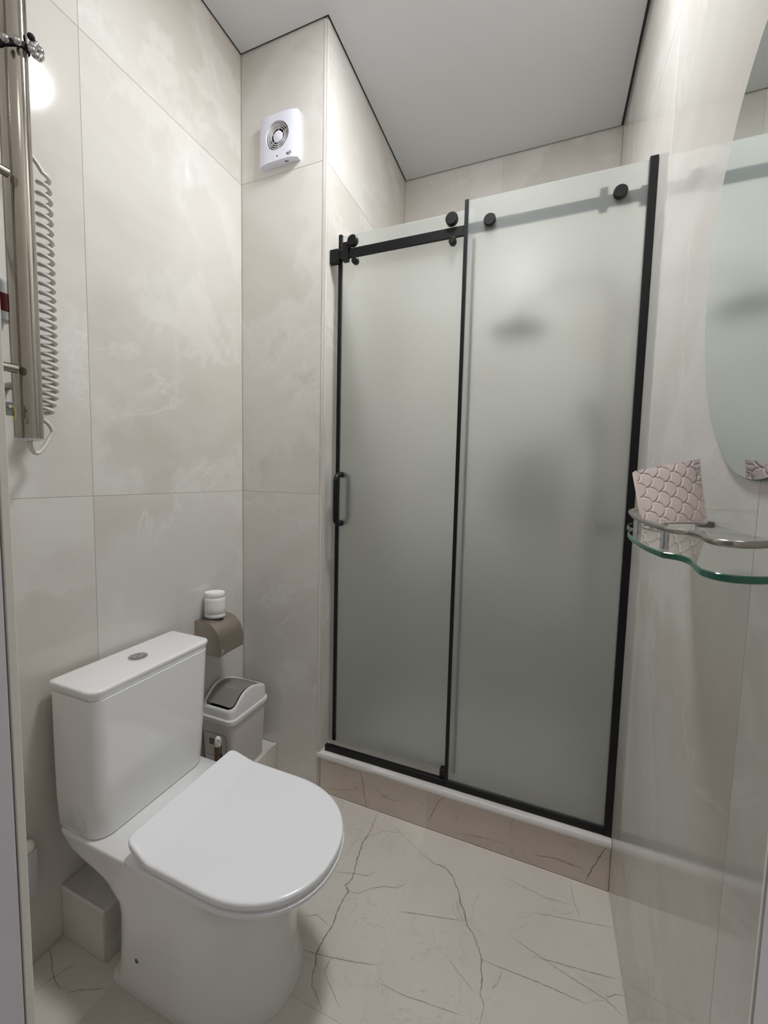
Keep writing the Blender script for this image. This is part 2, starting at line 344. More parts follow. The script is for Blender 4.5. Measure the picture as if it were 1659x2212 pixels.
# ceiling: grey stretch ceiling with a dark shadow gap all round
gp = struct(obj('trim_1', box(XL - 0.02, XR + 0.02, YF - 0.05, YB + 0.02, HC + 0.003, HC + 0.011), M['gap']), 'dark shadow gap between ceiling and tiled walls')
cb = bmesh.new(); g = 0.007
pts = [(XL + g, YF + g), (XR - 0.010, YF + g), (XR - 0.010, YB - g), (XP + g, YB - g), (XP + g, YP - g), (XL + g, YP - g)]
cb = loft([[(x, y, HC - 0.001) for x, y in pts], [(x, y, HC + 0.0028) for x, y in pts]])
struct(obj('ceiling', cb, M['ceiling']), 'flat matt grey stretch ceiling')

# curb under the shower screen
cu = struct(obj('trim_2', box(XP + 0.001, XR - 0.001, YP + T + 0.001, YP + 0.14, 0.0, ZK - 0.004), M['light_grout']), 'low tiled curb under the shower screen')
tiles(cu, 'y', YP + 0.001, [XP + 0.0015, -0.341, XR - 0.002], [0.0, 0.146], M['curb'], -1, J=0.0010)
cv = bmesh.new(); PC = lambda p: (p.x, YP + 0.0008, min(max(p.y, 0.002), 0.144))
for w, pts in CV:
    ribbon(cv, pts, w * 1.4, PC)
    for q in branches(cv, pts, w, PC, 1): ribbon(cv, q, 0.0007, PC)
o = obj('veins', cv, M['curb_vein'], cu); o['label'] = 'dark crack-like veins in the curb tiles'; o['kind'] = 'stuff'
tr = [(YP - 0.005, 0.146), (YP - 0.006, 0.150), (YP - 0.006, 0.158), (YP - 0.003, 0.164), (YP + 0.003, ZK), (YP + 0.16, ZK), (YP + 0.16, 0.147)]
bm = loft([[(XP - 0.012, y, z) for y, z in tr], [(XR - 0.001, y, z) for y, z in tr]])
obj('capping', bm, M['trim'], cu, smooth=True)['label'] = 'white streaky marble capping'
# vertical corner trim of the pier
cr = 0.012
tv = [(XP - 0.0135, YP + 0.002), (XP - 0.0135, YP - 0.001)] + [(XP - cr + 0.001 + cr * math.sin(a), YP + cr - 0.001 - cr * math.cos(a)) for a in [PI / 2 * k / 5 for k in range(6)]] + [(XP + 0.001, YP + 0.0135), (XP - 0.002, YP + 0.0135)]
bm = loft([[(x, y, ZK + 0.0005) for x, y in tv], [(x, y, HC - 0.002) for x, y in tv]])
struct(obj('trim_3', bm, M['trimv'], smooth=True), 'slim white marble corner trim up the edge of the pier')
struct(obj('trim_4', box(XP + 0.002, XR - 0.002, YP + 0.161, YB - 0.002, 0.0, 0.05), M['ceramic']), 'shower floor behind the frosted screen')

# tiled ledge along the left wall
LX, LY, LZ = -0.996, 0.636, 0.148
lg = struct(obj('trim_5', box(XL + 0.0005, LX - T, LY + T, YP - 0.0005, 0.0005, LZ - 0.009), M['grout']), 'low tiled ledge along the left wall behind the toilet')
for a, b_ in ((LY + 0.003, 0.754), (0.754, YP - 0.002)):
    obj('tile', box(XL + 0.001, LX - 0.008, a + J, b_ - J, LZ - 0.009, LZ, 0.0005), M['wall'], lg)
    obj('tile', box(LX - 0.008, LX, a + J, b_ - J, 0.0008, LZ - 0.008, 0.0005), M['wall'], lg)
obj('tile', box(XL + 0.001, LX - 0.008, LY, LY + 0.008, 0.0008, LZ - 0.010, 0.0005), M['wall'], lg)
o = obj('edge_trim', box(LX - 0.0095, LX + 0.001, LY - 0.001, YP - 0.001, LZ - 0.008, LZ + 0.001, 0.002), M['trim'], lg); o['label'] = 'white marble edge strip'
obj('edge_trim', box(XL + 0.001, LX - 0.0095, LY - 0.001, LY + 0.003, LZ - 0.010, LZ + 0.001, 0.001), M['trim'], lg)

# ------------------------------------------------------------------ ceiling lamps (outside the frame, the first shows in the left wall)
def lamp(x, y, r, mat, label):
    t = thing('ceiling_lamp', label, 'lamp', (x, y, HC - 0.001))
    obj('rim', lathe([(r + 0.012, 0), (r + 0.012, -0.010), (r, -0.014), (r, -0.002)], (x, y, HC - 0.001), n=48), M['grey'], t, smooth=True)
    obj('diffuser', lathe([(r - 0.001, -0.001), (r - 0.001, -0.016), (r - 0.012, -0.022), (r * 0.5, -0.026), (0.002, -0.027)], (x, y, HC - 0.001), n=48), mat, t, smooth=True)
lamp(-0.24, 1.05, 0.145, M['lamp'], 'round white ceiling lamp over the toilet, seen reflected in the left wall tiles')

# ------------------------------------------------------------------ toilet
TC = 0.776
def dsec(z, xr, xf, hw, a=0.215, rc=0.03, n=2.15, yc=TC, K=14):
    """D-shaped plan: straight rear with small corners, superelliptic front"""
    out = []; xs = xf - a
    for k in range(2 * K + 1):                     # front from -y side to +y side
        th = -PI / 2 + PI * k / (2 * K); c, s = math.cos(th), math.sin(th)
        out.append((xs + a * (abs(c) ** (2 / n)), yc + hw * math.copysign(abs(s) ** (2 / n), s), z))
    NS = 12; xe = xr + rc
    for k in range(1, NS): out.append((xs + (xe - xs) * k / NS, yc + hw, z))
    for k in range(7):
        an = PI / 2 + PI / 2 * k / 6; out.append((xr + rc + rc * math.cos(an), yc + hw - rc + rc * math.sin(an), z))
    for k in range(7):
        an = PI + PI / 2 * k / 6; out.append((xr + rc + rc * math.cos(an), yc - hw + rc + rc * math.sin(an), z))
    for k in range(1, NS): out.append((xe + (xs - xe) * k / NS, yc - hw, z))
    return out
toi = thing('toilet', 'white close-coupled toilet with flat closed D-shaped lid and tall slab cistern', 'toilet', (-0.75, TC, 0))
prof0 = [(0.000, -0.968, -0.520, 0.155), (0.004, -0.962, -0.512, 0.159), (0.025, -0.946, -0.508, 0.159), (0.055, -0.942, 0, 0), (0.08, -0.939, -0.503, 0.159), (0.14, -0.934, -0.496, 0.160),
        (0.20, -0.931, -0.482, 0.162), (0.235, -0.936, -0.471, 0.164), (0.257, -0.944, -0.463, 0.166), (0.272, -0.957, -0.457, 0.167), (0.283, -0.975, -0.452, 0.168),
        (0.292, -1.005, -0.446, 0.170), (0.303, -1.045, -0.441, 0.172), (0.315, -1.078, -0.434, 0.174), (0.323, -1.088, 0, 0), (0.33, -1.096, -0.426, 0.176), (0.338, -1.102, 0, 0), (0.345, -1.106, -0.419, 0.178),
        (0.355, -1.112, -0.415, 0.179), (0.360, -1.114, -0.4145, 0.1785), (0.3635, -1.112, -0.417, 0.176)]
def interp(t, x):
    for (a, fa), (b_, fb) in zip(t[:-1], t[1:]):
        if x <= b_: return fa + (fb - fa) * (x - a) / (b_ - a)
    return t[-1][1]
FI = lambda z: interp([(0, -0.527), (0.004, -0.522), (0.025, -0.525), (0.055, -0.534), (0.10, -0.541), (0.20, -0.528), (0.26, -0.510), (0.30, -0.494), (0.33, -0.474), (0.345, -0.455), (0.355, -0.436), (0.360, -0.4275), (0.3636, -0.432)], z)
HI = lambda z: interp([(0, 0.155), (0.004, 0.158), (0.10, 0.158), (0.20, 0.1605), (0.30, 0.1665), (0.345, 0.1715), (0.357, 0.1735), (0.360, 0.173), (0.3636, 0.1695)], z)
prof = [(z, a, FI(z), HI(z)) for z, a, b_, h in prof0]
bm = loft([dsec(z, a, b_, h, rc=0.04 if z < 0.25 else 0.022) for z, a, b_, h in prof])
obj('bowl', bm, M['ceramic'], toi, smooth=True, angle=50)
obj('fixing_cap', cyl((-0.856, TC - 0.1592, 0.100), 0.0062, 0.0022, 'y', 20, 0.0008), M['greymetal'], toi, smooth=True)
obj('sealant', loft([dsec(0.0003, -0.970, -0.520, 0.158, rc=0.04), dsec(0.003, -0.966, -0.520, 0.1590, rc=0.04)]), M['ceramic'], toi)
# seat ring and lid
bm = loft([dsec(z, a, b_, h, rc=0.02) for z, a, b_, h in ((0.3645, -0.858, -0.418, 0.174), (0.3660, -0.862, -0.412, 0.179), (0.368, -0.865, -0.4075, 0.1825), (0.3755, -0.866, -0.4075, 0.1825), (0.3775, -0.863, -0.411, 0.179), (0.3782, -0.860, -0.417, 0.174))])
obj('seat', bm, M['lid'], toi, smooth=True)
def lidtop():
    # outline as dsec, rear end lifting and flaring; built as concentric rings
    secs = []
    def lift(p, dz=0):
        x, y, z = p; t = max(0.0, min(1.0, (-0.788 - x) / 0.066)); s = t ** 1.05
        yy = TC + (y - TC) * (1.0 - 0.05 * s) - 0.005 * s
        return (x, yy, z + 0.030 * s)
    for z, e in ((0.3795, -0.007), (0.3805, -0.003), (0.3825, 0.0), (0.392, 0.001), (0.3970, 0.0), (0.3990, -0.002), (0.3998, -0.006)):
        secs.append([lift(p) for p in dsec(z, -0.858 - e, -0.410 + e, 0.1805 + e, rc=0.018)])
    bm = loft(secs, cap=False)
    bm.verts.ensure_lookup_table(); n = len(secs[0])
    top = [bm.verts[len(secs) * n - n + i] for i in range(n)]; bot = [bm.verts[i] for i in range(n)]
    for ring, zb in ((top, 0.400), (bot, 0.3797)):
        prev = ring
        for sc in (0.96, 0.90, 0.84, 0.78, 0.73, 0.68, 0.55, 0.3):
            cur = []
            for v in ring:
                x = -0.62 + (v.co.x + 0.62) * sc; y = TC + (v.co.y - TC) * sc
                xx, yy, zz = lift((x, y, zb)); cur.append(bm.verts.new((x, y, zz)))
            for i in range(n): bm.faces.new((prev[i], prev[(i + 1) % n], cur[(i + 1) % n], cur[i]))
            prev = cur
        bm.faces.new(prev)
    return bm
obj('lid', lidtop(), M['lid'], toi, smooth=True, angle=60)
for s in (-1, 1): obj('hinge', cyl((-0.872, TC + s * 0.075 - 0.02, 0.374), 0.009, 0.04, 'y', 20, 0.001), M['lid'], toi, smooth=True)
# cistern: slightly tapered slab with rounded corners
secs = []
for z, x0, x1, y0, y1, r in ((0.3640, -1.105, -0.972, 0.614, 0.940, 0.04), (0.3655, -1.110, -0.966, 0.609, 0.945, 0.045), (0.372, -1.116, -0.963, 0.606, 0.948, 0.045), (0.45, -1.128, -0.965, 0.608, 0.956, 0.042), (0.60, -1.138, -0.969, 0.612, 0.968, 0.038), (0.7145, -1.143, -0.9735, 0.615, 0.979, 0.035)):
    secs.append(rrect((x0 + x1) / 2, (y0 + y1) / 2, (x1 - x0) / 2, (y1 - y0) / 2, r, z, 8, rear=0.010))
obj('cistern', loft(secs), M['ceramic'], toi, smooth=True)
secs = []
for z, e in ((0.7150, -0.012), (0.7158, -0.0065), (0.7220, -0.0040), (0.7300, -0.0010), (0.7360, 0.0), (0.7392, -0.0012), (0.7410, -0.004), (0.7418, -0.010)):
    secs.append(rrect(-1.0605, 0.7975, 0.0865 + e, 0.1865 + e, 0.030 + min(e, 0), z, 8, rear=0.014 + max(min(e, 0), -0.012)))
cl = obj('cistern_lid', loft(secs), M['ceramic'], toi, smooth=True, angle=50)
bt = obj('flush_button', lathe([(0.0245, -0.0005), (0.0245, 0.0022), (0.022, 0.003), (0.0185, 0.0022), (0.0182, 0.0005)], (-1.062, 0.795, 0.742), n=40), M['chrome'], toi, smooth=True)
bt['label'] = 'chrome dual flush button'
for s in (-1, 1):
    pr = [(0.0172 * math.cos(a), 0.0172 * math.sin(a)) for a in [(-PI / 2 if s > 0 else PI / 2) + PI * k / 16 for k in range(17)]]
    a0 = 0.75; q = []
    for u, v in pr:
        u = u + s * 0.0007 if abs(u) > 1e-4 else s * 0.0007
        q.append((-1.062 + u * math.cos(a0) - v * math.sin(a0), 0.795 + u * math.sin(a0) + v * math.cos(a0)))
    obj('button_half', prism(q, 'z', 0.742, 0.7452, 0.0008), M['chrome'], toi, smooth=True)

# ------------------------------------------------------------------ towel rail
tr_ = thing('towel_rail', 'tall polished steel heated towel rail on left wall by the door frame', 'towel rail', (-1.085, 0.565, 1.34))
def post(cx, cy, z0, z1, a):
    # flattened oval profile with a crease down the front
    pr = []
    for k in range(40):
        th = 2 * PI * k / 40; u = 0.0275 * math.copysign(abs(math.cos(th)) ** 0.9, math.cos(th)); v = 0.0165 * math.copysign(abs(math.sin(th)) ** 0.75, math.sin(th))
        if v < -0.011 and abs(u) < 0.003: v -= 0.0012
        pr.append((cx + u * math.cos(a) - v * math.sin(a), cy + u * math.sin(a) + v * math.cos(a)))
    return loft([[(x, y, z0) for x, y in pr], [(x, y, z1) for x, y in pr]]), pr
PA = 0.50
pm, pr = post(-1.085, 0.565, 1.342, 2.45, PA); obj('post', pm, M['steel'], tr_, smooth=True)
pm2, _ = post(-1.085, 0.320, 1.342, 2.45, PA); obj('post', pm2, M['steel'], tr_, smooth=True)
cap = loft([[(-1.085 + (x + 1.085) * s, 0.565 + (y - 0.565) * s, z) for x, y in pr] for s, z in ((0.3, 1.3345), (0.7, 1.336), (0.97, 1.3395), (1.04, 1.3405), (1.04, 1.3418))])
obj('end_cap', cap, M['chrome'], tr_, smooth=True)
for z in (1.487, 1.885, 2.36): obj('rung', cyl((-1.072, 0.335, z), 0.0095, 0.205, 'y', 20), M['steel'], tr_, smooth=True)
for z in (1.46, 2.30): obj('wall_bracket', cyl((XL + 0.0005, 0.565, z), 0.009, 0.069, 'x', 16), M['steel'], tr_, smooth=True)
gc = obj('earth_tag', box(-1.068, -1.066, 0.512, 0.530, 1.385, 1.414, 0.0005), M['greymetal'], tr_); gc['label'] = 'small metal earth tag with screw'
obj('screw', cyl((-1.066, 0.522, 1.404), 0.0038, 0.003, 'x', 14, 0.0006), M['chrome'], gc, smooth=True)
obj('wire', tube(smooth_path([(-1.064, 0.522, 1.402), (-1.063, 0.527, 1.404), (-1.062, 0.530, 1.394), (-1.063, 0.529, 1.382), (-1.065, 0.526, 1.374)]), 0.0009, 8), M['yellow'], tr_, smooth=True)
# coiled mains cord
pts = []; turns = 27; CX, CY, CR = -1.113, 0.630, 0.0126
pts += [(-1.108, 0.596, 1.985), (-1.107, 0.604, 1.972), (-1.104, 0.614, 1.960)]
ztop, zbot = 1.948, 1.398
def zc(t): return ztop - (ztop - zbot) * (1.18 * t - 0.18 * t * t)
for i in range(turns * 14 + 1):
    t = i / (turns * 14); a = -0.6 + 2 * PI * turns * t
    r = CR * (0.8 + 0.2 * min(1, t * 12)); drift = -0.016 * max(0, (t - 0.86) / 0.14) ** 1.5
    pts.append((CX + r * math.cos(a), CY - 0.003 * t + drift + r * math.sin(a), zc(t)))
lx, ly, lz = pts[-1]
tail = [(lx, ly, lz), (-1.108, 0.604, 1.392), (-1.106, 0.618, 1.378), (-1.106, 0.624, 1.362), (-1.105, 0.615, 1.345), (-1.100, 0.600, 1.322), (-1.097, 0.587, 1.310), (-1.092, 0.575, 1.312), (-1.087, 0.567, 1.328), (-1.085, 0.566, 1.338)]
pts = pts[:-1] + smooth_path(tail, 4)
cord = obj('coiled_cord', tube(pts, 0.0047, 10), M['cord'], smooth=True, angle=80)
tag(cord, 'light grey coiled power cord hanging beside the steel towel rail', 'cord')
# plug-in box with dark red window
wb = thing('power_plug', 'light grey wall plug with dark red window behind the towel rail', 'plug', (XL, 0.545, 1.60))
obj('body', box(XL + 0.0005, -1.135, 0.515, 0.572, 1.598, 1.692, 0.008, 3), M['grey'], wb, smooth=True)
obj('window', box(-1.1355, -1.134, 0.518, 0.5695, 1.621, 1.660, 0.0006), M['red'], wb)
# beaded hair tie round the post
ht = thing('hair_tie', 'black elastic hair tie with silver beads looped round the towel rail', 'hair tie', (-1.085, 0.565, 2.15))
ring = [(-1.085 + (x + 1.085) * 1.07, 0.565 + (y - 0.565) * 1.10, 2.150 + 0.30 * (y - 0.565) + 0.1 * (x + 1.085)) for x, y in pr]
bnd = bmesh.new(); secs = []
for x, y, z in ring + ring[:1]:
    cxx, cyy = -1.085, 0.565; d = Vector((x - cxx, y - cyy, 0)).normalized() * 0.0016
    secs.append([(x - d.x, y - d.y, z - 0.006), (x + d.x, y + d.y, z - 0.006), (x + d.x, y + d.y, z + 0.006), (x - d.x, y - d.y, z + 0.006)])
obj('elastic', loft(secs, cap=False), M['elastic'], ht, smooth=True)
def sphere(c, r, sx=1, sy=1, sz=1):
    bm = bmesh.new(); bmesh.ops.create_uvsphere(bm, u_segments=18, v_segments=12, radius=r)
    for v in bm.verts: v.co = Vector((v.co.x * sx + c[0], v.co.y * sy + c[1], v.co.z * sz + c[2]))
    return bm
for c in [(-1.060, 0.540, 2.140), (-1.050, 0.556, 2.146), (-1.046, 0.580, 2.149), (-1.048, 0.588, 2.146), (-1.052, 0.596, 2.150), (-1.056, 0.601, 2.158), (-1.054, 0.600, 2.167), (-1.056, 0.592, 2.173), (-1.048, 0.584, 2.160)]:
    obj('bead', sphere(c, 0.0078), M['bead'], ht, smooth=True)
obj('knot', sphere((-1.052, 0.583, 2.178), 0.0068), M['elastic'], ht, smooth=True)

# valve low on the left wall beside the door frame
vv = thing('shutoff_valve', 'small white-topped grey metal lever fitting low by left door lining', 'valve', (XL, 0.545, 0.2))
obj('body', box(XL + 0.0005, -1.150, 0.530, 0.556, 0.205, 0.335, 0.004), M['greymetal'], vv, smooth=True)
obj('lever', box(-1.1495, -1.143, 0.548, 0.574, 0.200, 0.322, 0.003), M['grey'], vv, smooth=True)
obj('cap', sphere((-1.150, 0.558, 0.336), 0.014, 1, 0.9, 1.2), M['cap'], vv, smooth=True)

# ------------------------------------------------------------------ paper dispenser and roll
dp = thing('paper_dispenser', 'brushed steel toilet paper dispenser with curved front on left wall', 'dispenser', (XL, 1.16, 0.62))
side = [(XL + 0.0006, 0.731), (-1.118, 0.734), (-1.102, 0.731), (-1.086, 0.724), (-1.072, 0.712), (-1.061, 0.697), (-1.054, 0.680), (-1.051, 0.664), (-1.050, 0.648), (-1.050, 0.634), (-1.050, 0.622)]
def shell(y0, y1, off=0.0):
    pts_o = [(x + off, z + off * 0.7) for x, z in side]
    bm = bmesh.new(); A = [bm.verts.new((x, y0, z)) for x, z in pts_o]; B = [bm.verts.new((x, y1, z)) for x, z in pts_o]
    for i in range(len(A) - 1): bm.faces.new((A[i], A[i + 1], B[i + 1], B[i]))
    g_ = bmesh.ops.solidify(bm, geom=bm.faces[:], thickness=0.0012); return bm
full = side + [(-1.054, 0.616), (XL + 0.0006, 0.616)]
obj('cover', prism(full, 'y', 1.131, 1.2185), M['brushed'], dp, smooth=True, angle=35)
fb = [(x + 0.0012, z + 0.0010) if x > XL + 0.01 else (x, z + 0.0010) for x, z in side] + [(-1.0535, 0.614), (XL + 0.0006, 0.614)]
obj('front_band', prism(fb, 'y', 1.0975, 1.1305), M['brushed'], dp, smooth=True, angle=35)
obj('lock_tab', box(-1.0515, -1.0465, 1.105, 1.119, 0.622, 0.640, 0.003, 3), M['chrome'], dp, smooth=True)
pr_ = thing('toilet_roll', 'small squashed white toilet roll standing on the steel dispenser', 'toilet paper', (-1.124, 1.150, 0.735))
secs = []
def leaf(hx, hy, z, tilt=0.55, n=44, c=(-1.124, 1.152)):
    out = []
    for k in range(n):
        th = 2 * PI * k / n; s = math.sin(th); cc = math.cos(th)
        u = hx * math.copysign(abs(cc) ** 1.12, cc); v = hy * math.copysign(abs(s) ** 1.05, s)
        out.append((c[0] + u * math.cos(tilt) - v * math.sin(tilt), c[1] + u * math.sin(tilt) + v * math.cos(tilt), z))
    return out
for z, e in ((0.7362, -0.002), (0.739, 0.0), (0.747, 0.0008), (0.7505, -0.0008), (0.752, -0.0010), (0.7535, 0.0006), (0.775, -0.0002), (0.800, 0.0), (0.8115, 0.0006), (0.813, -0.0010), (0.8145, 0.0004), (0.828, 0.0), (0.832, -0.0015), (0.8325, -0.004)):
    secs.append(leaf(0.036 + e, 0.027 + e, z))
obj('paper', loft(secs), M['paper'], pr_, smooth=True, angle=50)
obj('loose_end', loft([leaf(0.0368, 0.0278, 0.745)[18:24] + leaf(0.0362, 0.0272, 0.745)[18:24][::-1], leaf(0.0368, 0.0278, 0.825)[18:24] + leaf(0.0362, 0.0272, 0.825)[18:24][::-1]]), M['paper'], pr_)

# ------------------------------------------------------------------ swing-lid bin on the ledge
bn = thing('swing_bin', 'grey-white swing-lid waste bin standing on the tiled ledge', 'bin', (-1.08, 1.2, LZ))
bx, by = -1.0795, 1.2035
LZ1 = LZ + 0.0012
obj('body', loft([rrect(bx, by, 0.066, 0.088, 0.018, LZ1, 6), rrect(bx, by, 0.068, 0.090, 0.02, LZ1 + 0.004, 6), rrect(bx, by, 0.0765, 0.1000, 0.022, 0.372, 6)]), M['bin'], bn, smooth=True)
obj('rim', loft([rrect(bx, by, 0.0775, 0.101, 0.024, 0.366, 8), rrect(bx, by, 0.083, 0.1075, 0.028, 0.366, 8), rrect(bx, by, 0.0845, 0.109, 0.030, 0.372, 8), rrect(bx, by, 0.0840, 0.1085, 0.030, 0.382, 8), rrect(bx, by, 0.081, 0.1055, 0.028, 0.385, 8), rrect(bx, by, 0.076, 0.100, 0.024, 0.385, 8)]), M['bin_lid'], bn, smooth=True)
PT = [(1.095, 0.416), (1.112, 0.419), (1.125, 0.425), (1.140, 0.438), (1.155, 0.451), (1.172, 0.461), (1.19, 0.4655), (1.21, 0.466), (1.235, 0.460), (1.26, 0.450), (1.285, 0.438), (1.31, 0.424)]
def pz(y):
    if y <= PT[0][0]: return PT[0][1]
    for (a, za), (b_, zb) in zip(PT[:-1], PT[1:]):
        if y <= b_:
            t = (y - a) / (b_ - a); t2 = t; return za + (zb - za) * t2
    return PT[-1][1]
# lid: rings following the rounded rectangle, top edge follows the wave, inner well for the flap
def lidring(hx, hy, r, zf): return [(x, y, zf(y)) for x, y, _ in rrect(bx, by, hx, hy, r, 0, 10)]
def dens(ring):
    out = []
    for i in range(len(ring)):
        a = Vector(ring[i]); b_ = Vector(ring[(i + 1) % len(ring)]); n_ = max(1, int((b_ - a).length / 0.012))
        for k in range(n_): out.append((a + (b_ - a) * k / n_))
    return out
base = dens([(x, y, 0) for x, y, _ in rrect(bx, by, 0.0775, 0.102, 0.025, 0, 8)])
def sc_ring(dx, zf):
    out = []
    for p in base:
        ux = (p.x - bx) * (1 - dx / 0.0775); uy = (p.y - by) * (1 - dx / 0.102); y = by + uy
        out.append((bx + ux, y, zf(y)))
    return out
bm = loft([sc_ring(0, lambda y: 0.3855), sc_ring(0.001, lambda y: pz(y) - 0.010), sc_ring(0.0025, lambda y: pz(y) - 0.004), sc_ring(0.006, lambda y: pz(y) - 0.0005), sc_ring(0.0095, lambda y: pz(y) - 0.001), sc_ring(0.012, lambda y: pz(y) - 0.004), sc_ring(0.0135, lambda y: 0.395)])
obj('lid', bm, M['bin_lid'], bn, smooth=True, angle=50)
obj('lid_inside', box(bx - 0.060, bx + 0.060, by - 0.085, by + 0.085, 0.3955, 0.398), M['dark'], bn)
bm = bmesh.new(); NX, NY = 8, 22; y0, y1 = 1.121, 1.292; gv = []
for j in range(NY + 1):
    y = y0 + (y1 - y0) * j / NY; row = []
    hx = 0.0615 - (0.010 * max(0, 1 - (y - y0) / 0.012) ** 2) - (0.010 * max(0, 1 - (y1 - y) / 0.012) ** 2)
    for i in range(NX + 1):
        x = bx + hx * (2 * i / NX - 1); row.append(bm.verts.new((x, y, pz(y) - 0.0035 + 0.0015 * (1 - (2 * i / NX - 1) ** 2))))
    gv.append(row)
for j in range(NY):
    for i in range(NX): bm.faces.new((gv[j][i], gv[j][i + 1], gv[j + 1][i + 1], gv[j + 1][i]))
bmesh.ops.solidify(bm, geom=bm.faces[:], thickness=0.004)
fp = obj('flap', bm, M['bin_flap'], bn, smooth=True, angle=50); fp['label'] = 'darker grey swing flap'
sl = bmesh.new(); box(bx - 0.022, bx + 0.018, 1.176, 1.179, pz(1.176) - 0.003, pz(1.1775) - 0.0012, 0.0004, bm=sl)
obj('groove', sl, M['bin_flap'], bn)
# printed label on the near face (the face leans outward slightly with height)
def near_y(z): return by - (0.090 + (0.1000 - 0.090) * (z - LZ1) / (0.372 - LZ1)) - 0.0003
def patch(pts, mat, name, parent, off=0.0):
    bm = bmesh.new(); a = [bm.verts.new((x, near_y(z) - off, z)) for x, z in pts]; c = [bm.verts.new((x, near_y(z) - off - 0.0003, z)) for x, z in pts]
    n = len(a); bm.faces.new(a); bm.faces.new(c)
    for i in range(n): bm.faces.new((a[i], a[(i + 1) % n], c[(i + 1) % n], c[i]))
    return obj(name, bm, mat, parent)
def rr2(x0, x1, z0, z1, r, n=4):
    return [(x, z) for x, z, _ in rrect((x0 + x1) / 2, (z0 + z1) / 2, (x1 - x0) / 2, (z1 - z0) / 2, r, 0, n)]
patch(rr2(-1.128, -1.034, 0.226, 0.318, 0.008), M['ink'], 'label_border', bn)
lb = patch(rr2(-1.127, -1.035, 0.227, 0.317, 0.0075), M['label'], 'label', bn, 0.0004)
for k in range(3):
    for q in range(3): patch(rr2(-1.112 + q * 0.009, -1.1045 + q * 0.009, 0.289 - k * 0.0085, 0.2955 - k * 0.0085, 0.001, 1), M['ink'], 'print', lb, 0.0008)
patch(rr2(-1.075, -1.062, 0.262, 0.264, 0.0005, 1), M['ink'], 'print', lb, 0.0008)
patch(rr2(-1.088, -1.080, 0.238, 0.246, 0.001, 1), M['ink'], 'print', lb, 0.0008)
patch(rr2(-1.127, -1.035, 0.2265, 0.2275, 0.0004, 1), M['ink'], 'print', lb, 0.0008)

# brown bottle with white cap in front of the bin
bo = thing('bottle', 'slim brown bottle with white domed cap between toilet cistern and bin', 'bottle', (-1.033, 1.066, LZ1))
BX, BY = -1.033, 1.066
obj('body', lathe([(0.010, 0), (0.0125, 0.002)] + [(0.0125 - (0.0006 if k % 2 else 0), 0.006 + 0.006 * k) for k in range(26)] + [(0.0105, 0.161)], (BX, BY, LZ1), n=24), M['brown'], bo, smooth=True)
obj('cap', lathe([(0.0118, 0.1615), (0.0122, 0.165), (0.0118, 0.180), (0.0098, 0.188), (0.0060, 0.193), (0.001, 0.1945)], (BX, BY, LZ1), n=24), M['cap'], bo, smooth=True)
obj('strap', tube(smooth_path([(BX + 0.004, BY - 0.008, LZ1 + 0.187), (BX + 0.015, BY - 0.008, LZ1 + 0.187), (BX + 0.0215, BY - 0.008, LZ1 + 0.180), (BX + 0.0235, BY - 0.008, LZ1 + 0.158), (BX + 0.0225, BY - 0.008, LZ1 + 0.141)]), 0.0009, 8), M['ink'], bo, smooth=True)
obj('toggle', lathe([(0.0015, 0), (0.0034, 0.002), (0.0034, 0.013), (0.0015, 0.015)], (BX + 0.0215, BY - 0.008, LZ1 + 0.128), n=16), M['ink'], bo, smooth=True)

# ------------------------------------------------------------------ extractor fan
fn = thing('extractor_fan', 'square white extractor fan with round grille high on the pier', 'fan', (-0.98, YP, 2.5))
fx0, fx1, fz0, fz1 = -1.0625, -0.896, 2.425, 2.587
fd = 0.030; fc = (-0.979, 2.512); FR = 0.050
# front face curved: proud in the middle, thinner at left and right
def fy(x):
    t = (x - fx0) / (fx1 - fx0) * 2 - 1; return YP - 0.0005 - fd * (1 - 0.34 * t ** 4)
bm = bmesh.new(); NA = 64
def sq(a):
    c, s = math.cos(a), math.sin(a); k = 1 / max(abs(c), abs(s)); hx = (fx1 - fx0) / 2; hz = (fz1 - fz0) / 2
    return ((fx0 + fx1) / 2 + hx * c * k, (fz0 + fz1) / 2 + hz * s * k)
outer, inner, back, deep, lip = [], [], [], [], []
rings = []
for q in (0.0, 0.25, 0.5, 0.75, 1.0):
    rg = []
    for k in range(NA):
        a = PI / 4 + 2 * PI * k / NA; X, Z = sq(a); x2, z2 = fc[0] + FR * math.cos(a), fc[1] + FR * math.sin(a)
        x = X + (x2 - X) * q; z = Z + (z2 - Z) * q; rg.append((x, fy(x), z))
    rings.append(rg)
wallring = [(sq(PI / 4 + 2 * PI * k / NA)[0], YP - 0.0005, sq(PI / 4 + 2 * PI * k / NA)[1]) for k in range(NA)]
inring = [(fc[0] + (FR - 0.002) * math.cos(PI / 4 + 2 * PI * k / NA), YP - 0.012, fc[1] + (FR - 0.002) * math.sin(PI / 4 + 2 * PI * k / NA)) for k in range(NA)]
inring2 = [(fc[0] + (FR - 0.0018) * math.cos(PI / 4 + 2 * PI * k / NA), YP - 0.0015, fc[1] + (FR - 0.0018) * math.sin(PI / 4 + 2 * PI * k / NA)) for k in range(NA)]
obj('housing', loft([wallring] + rings + [inring, inring2], cap=False), M['fan'], fn, smooth=True, angle=30)
obj('back_plate', cyl((fc[0], YP - 0.0045, fc[1]), FR - 0.003, 0.003, 'y', 40), M['dark'], fn)
def ann(r0, r1, y0, y1):
    return lathe([(r0, y0), (r1, y0), (r1, y1), (r0, y1), (r0, y0)], (fc[0], 0, fc[1]), 'y', 56, False)
for r in (0.0425, 0.0355, 0.0285):
    obj('grille_ring', ann(r - 0.0008, r + 0.0010, YP - 0.0255, YP - 0.0225), M['fan_ring'], fn, smooth=True, angle=30)
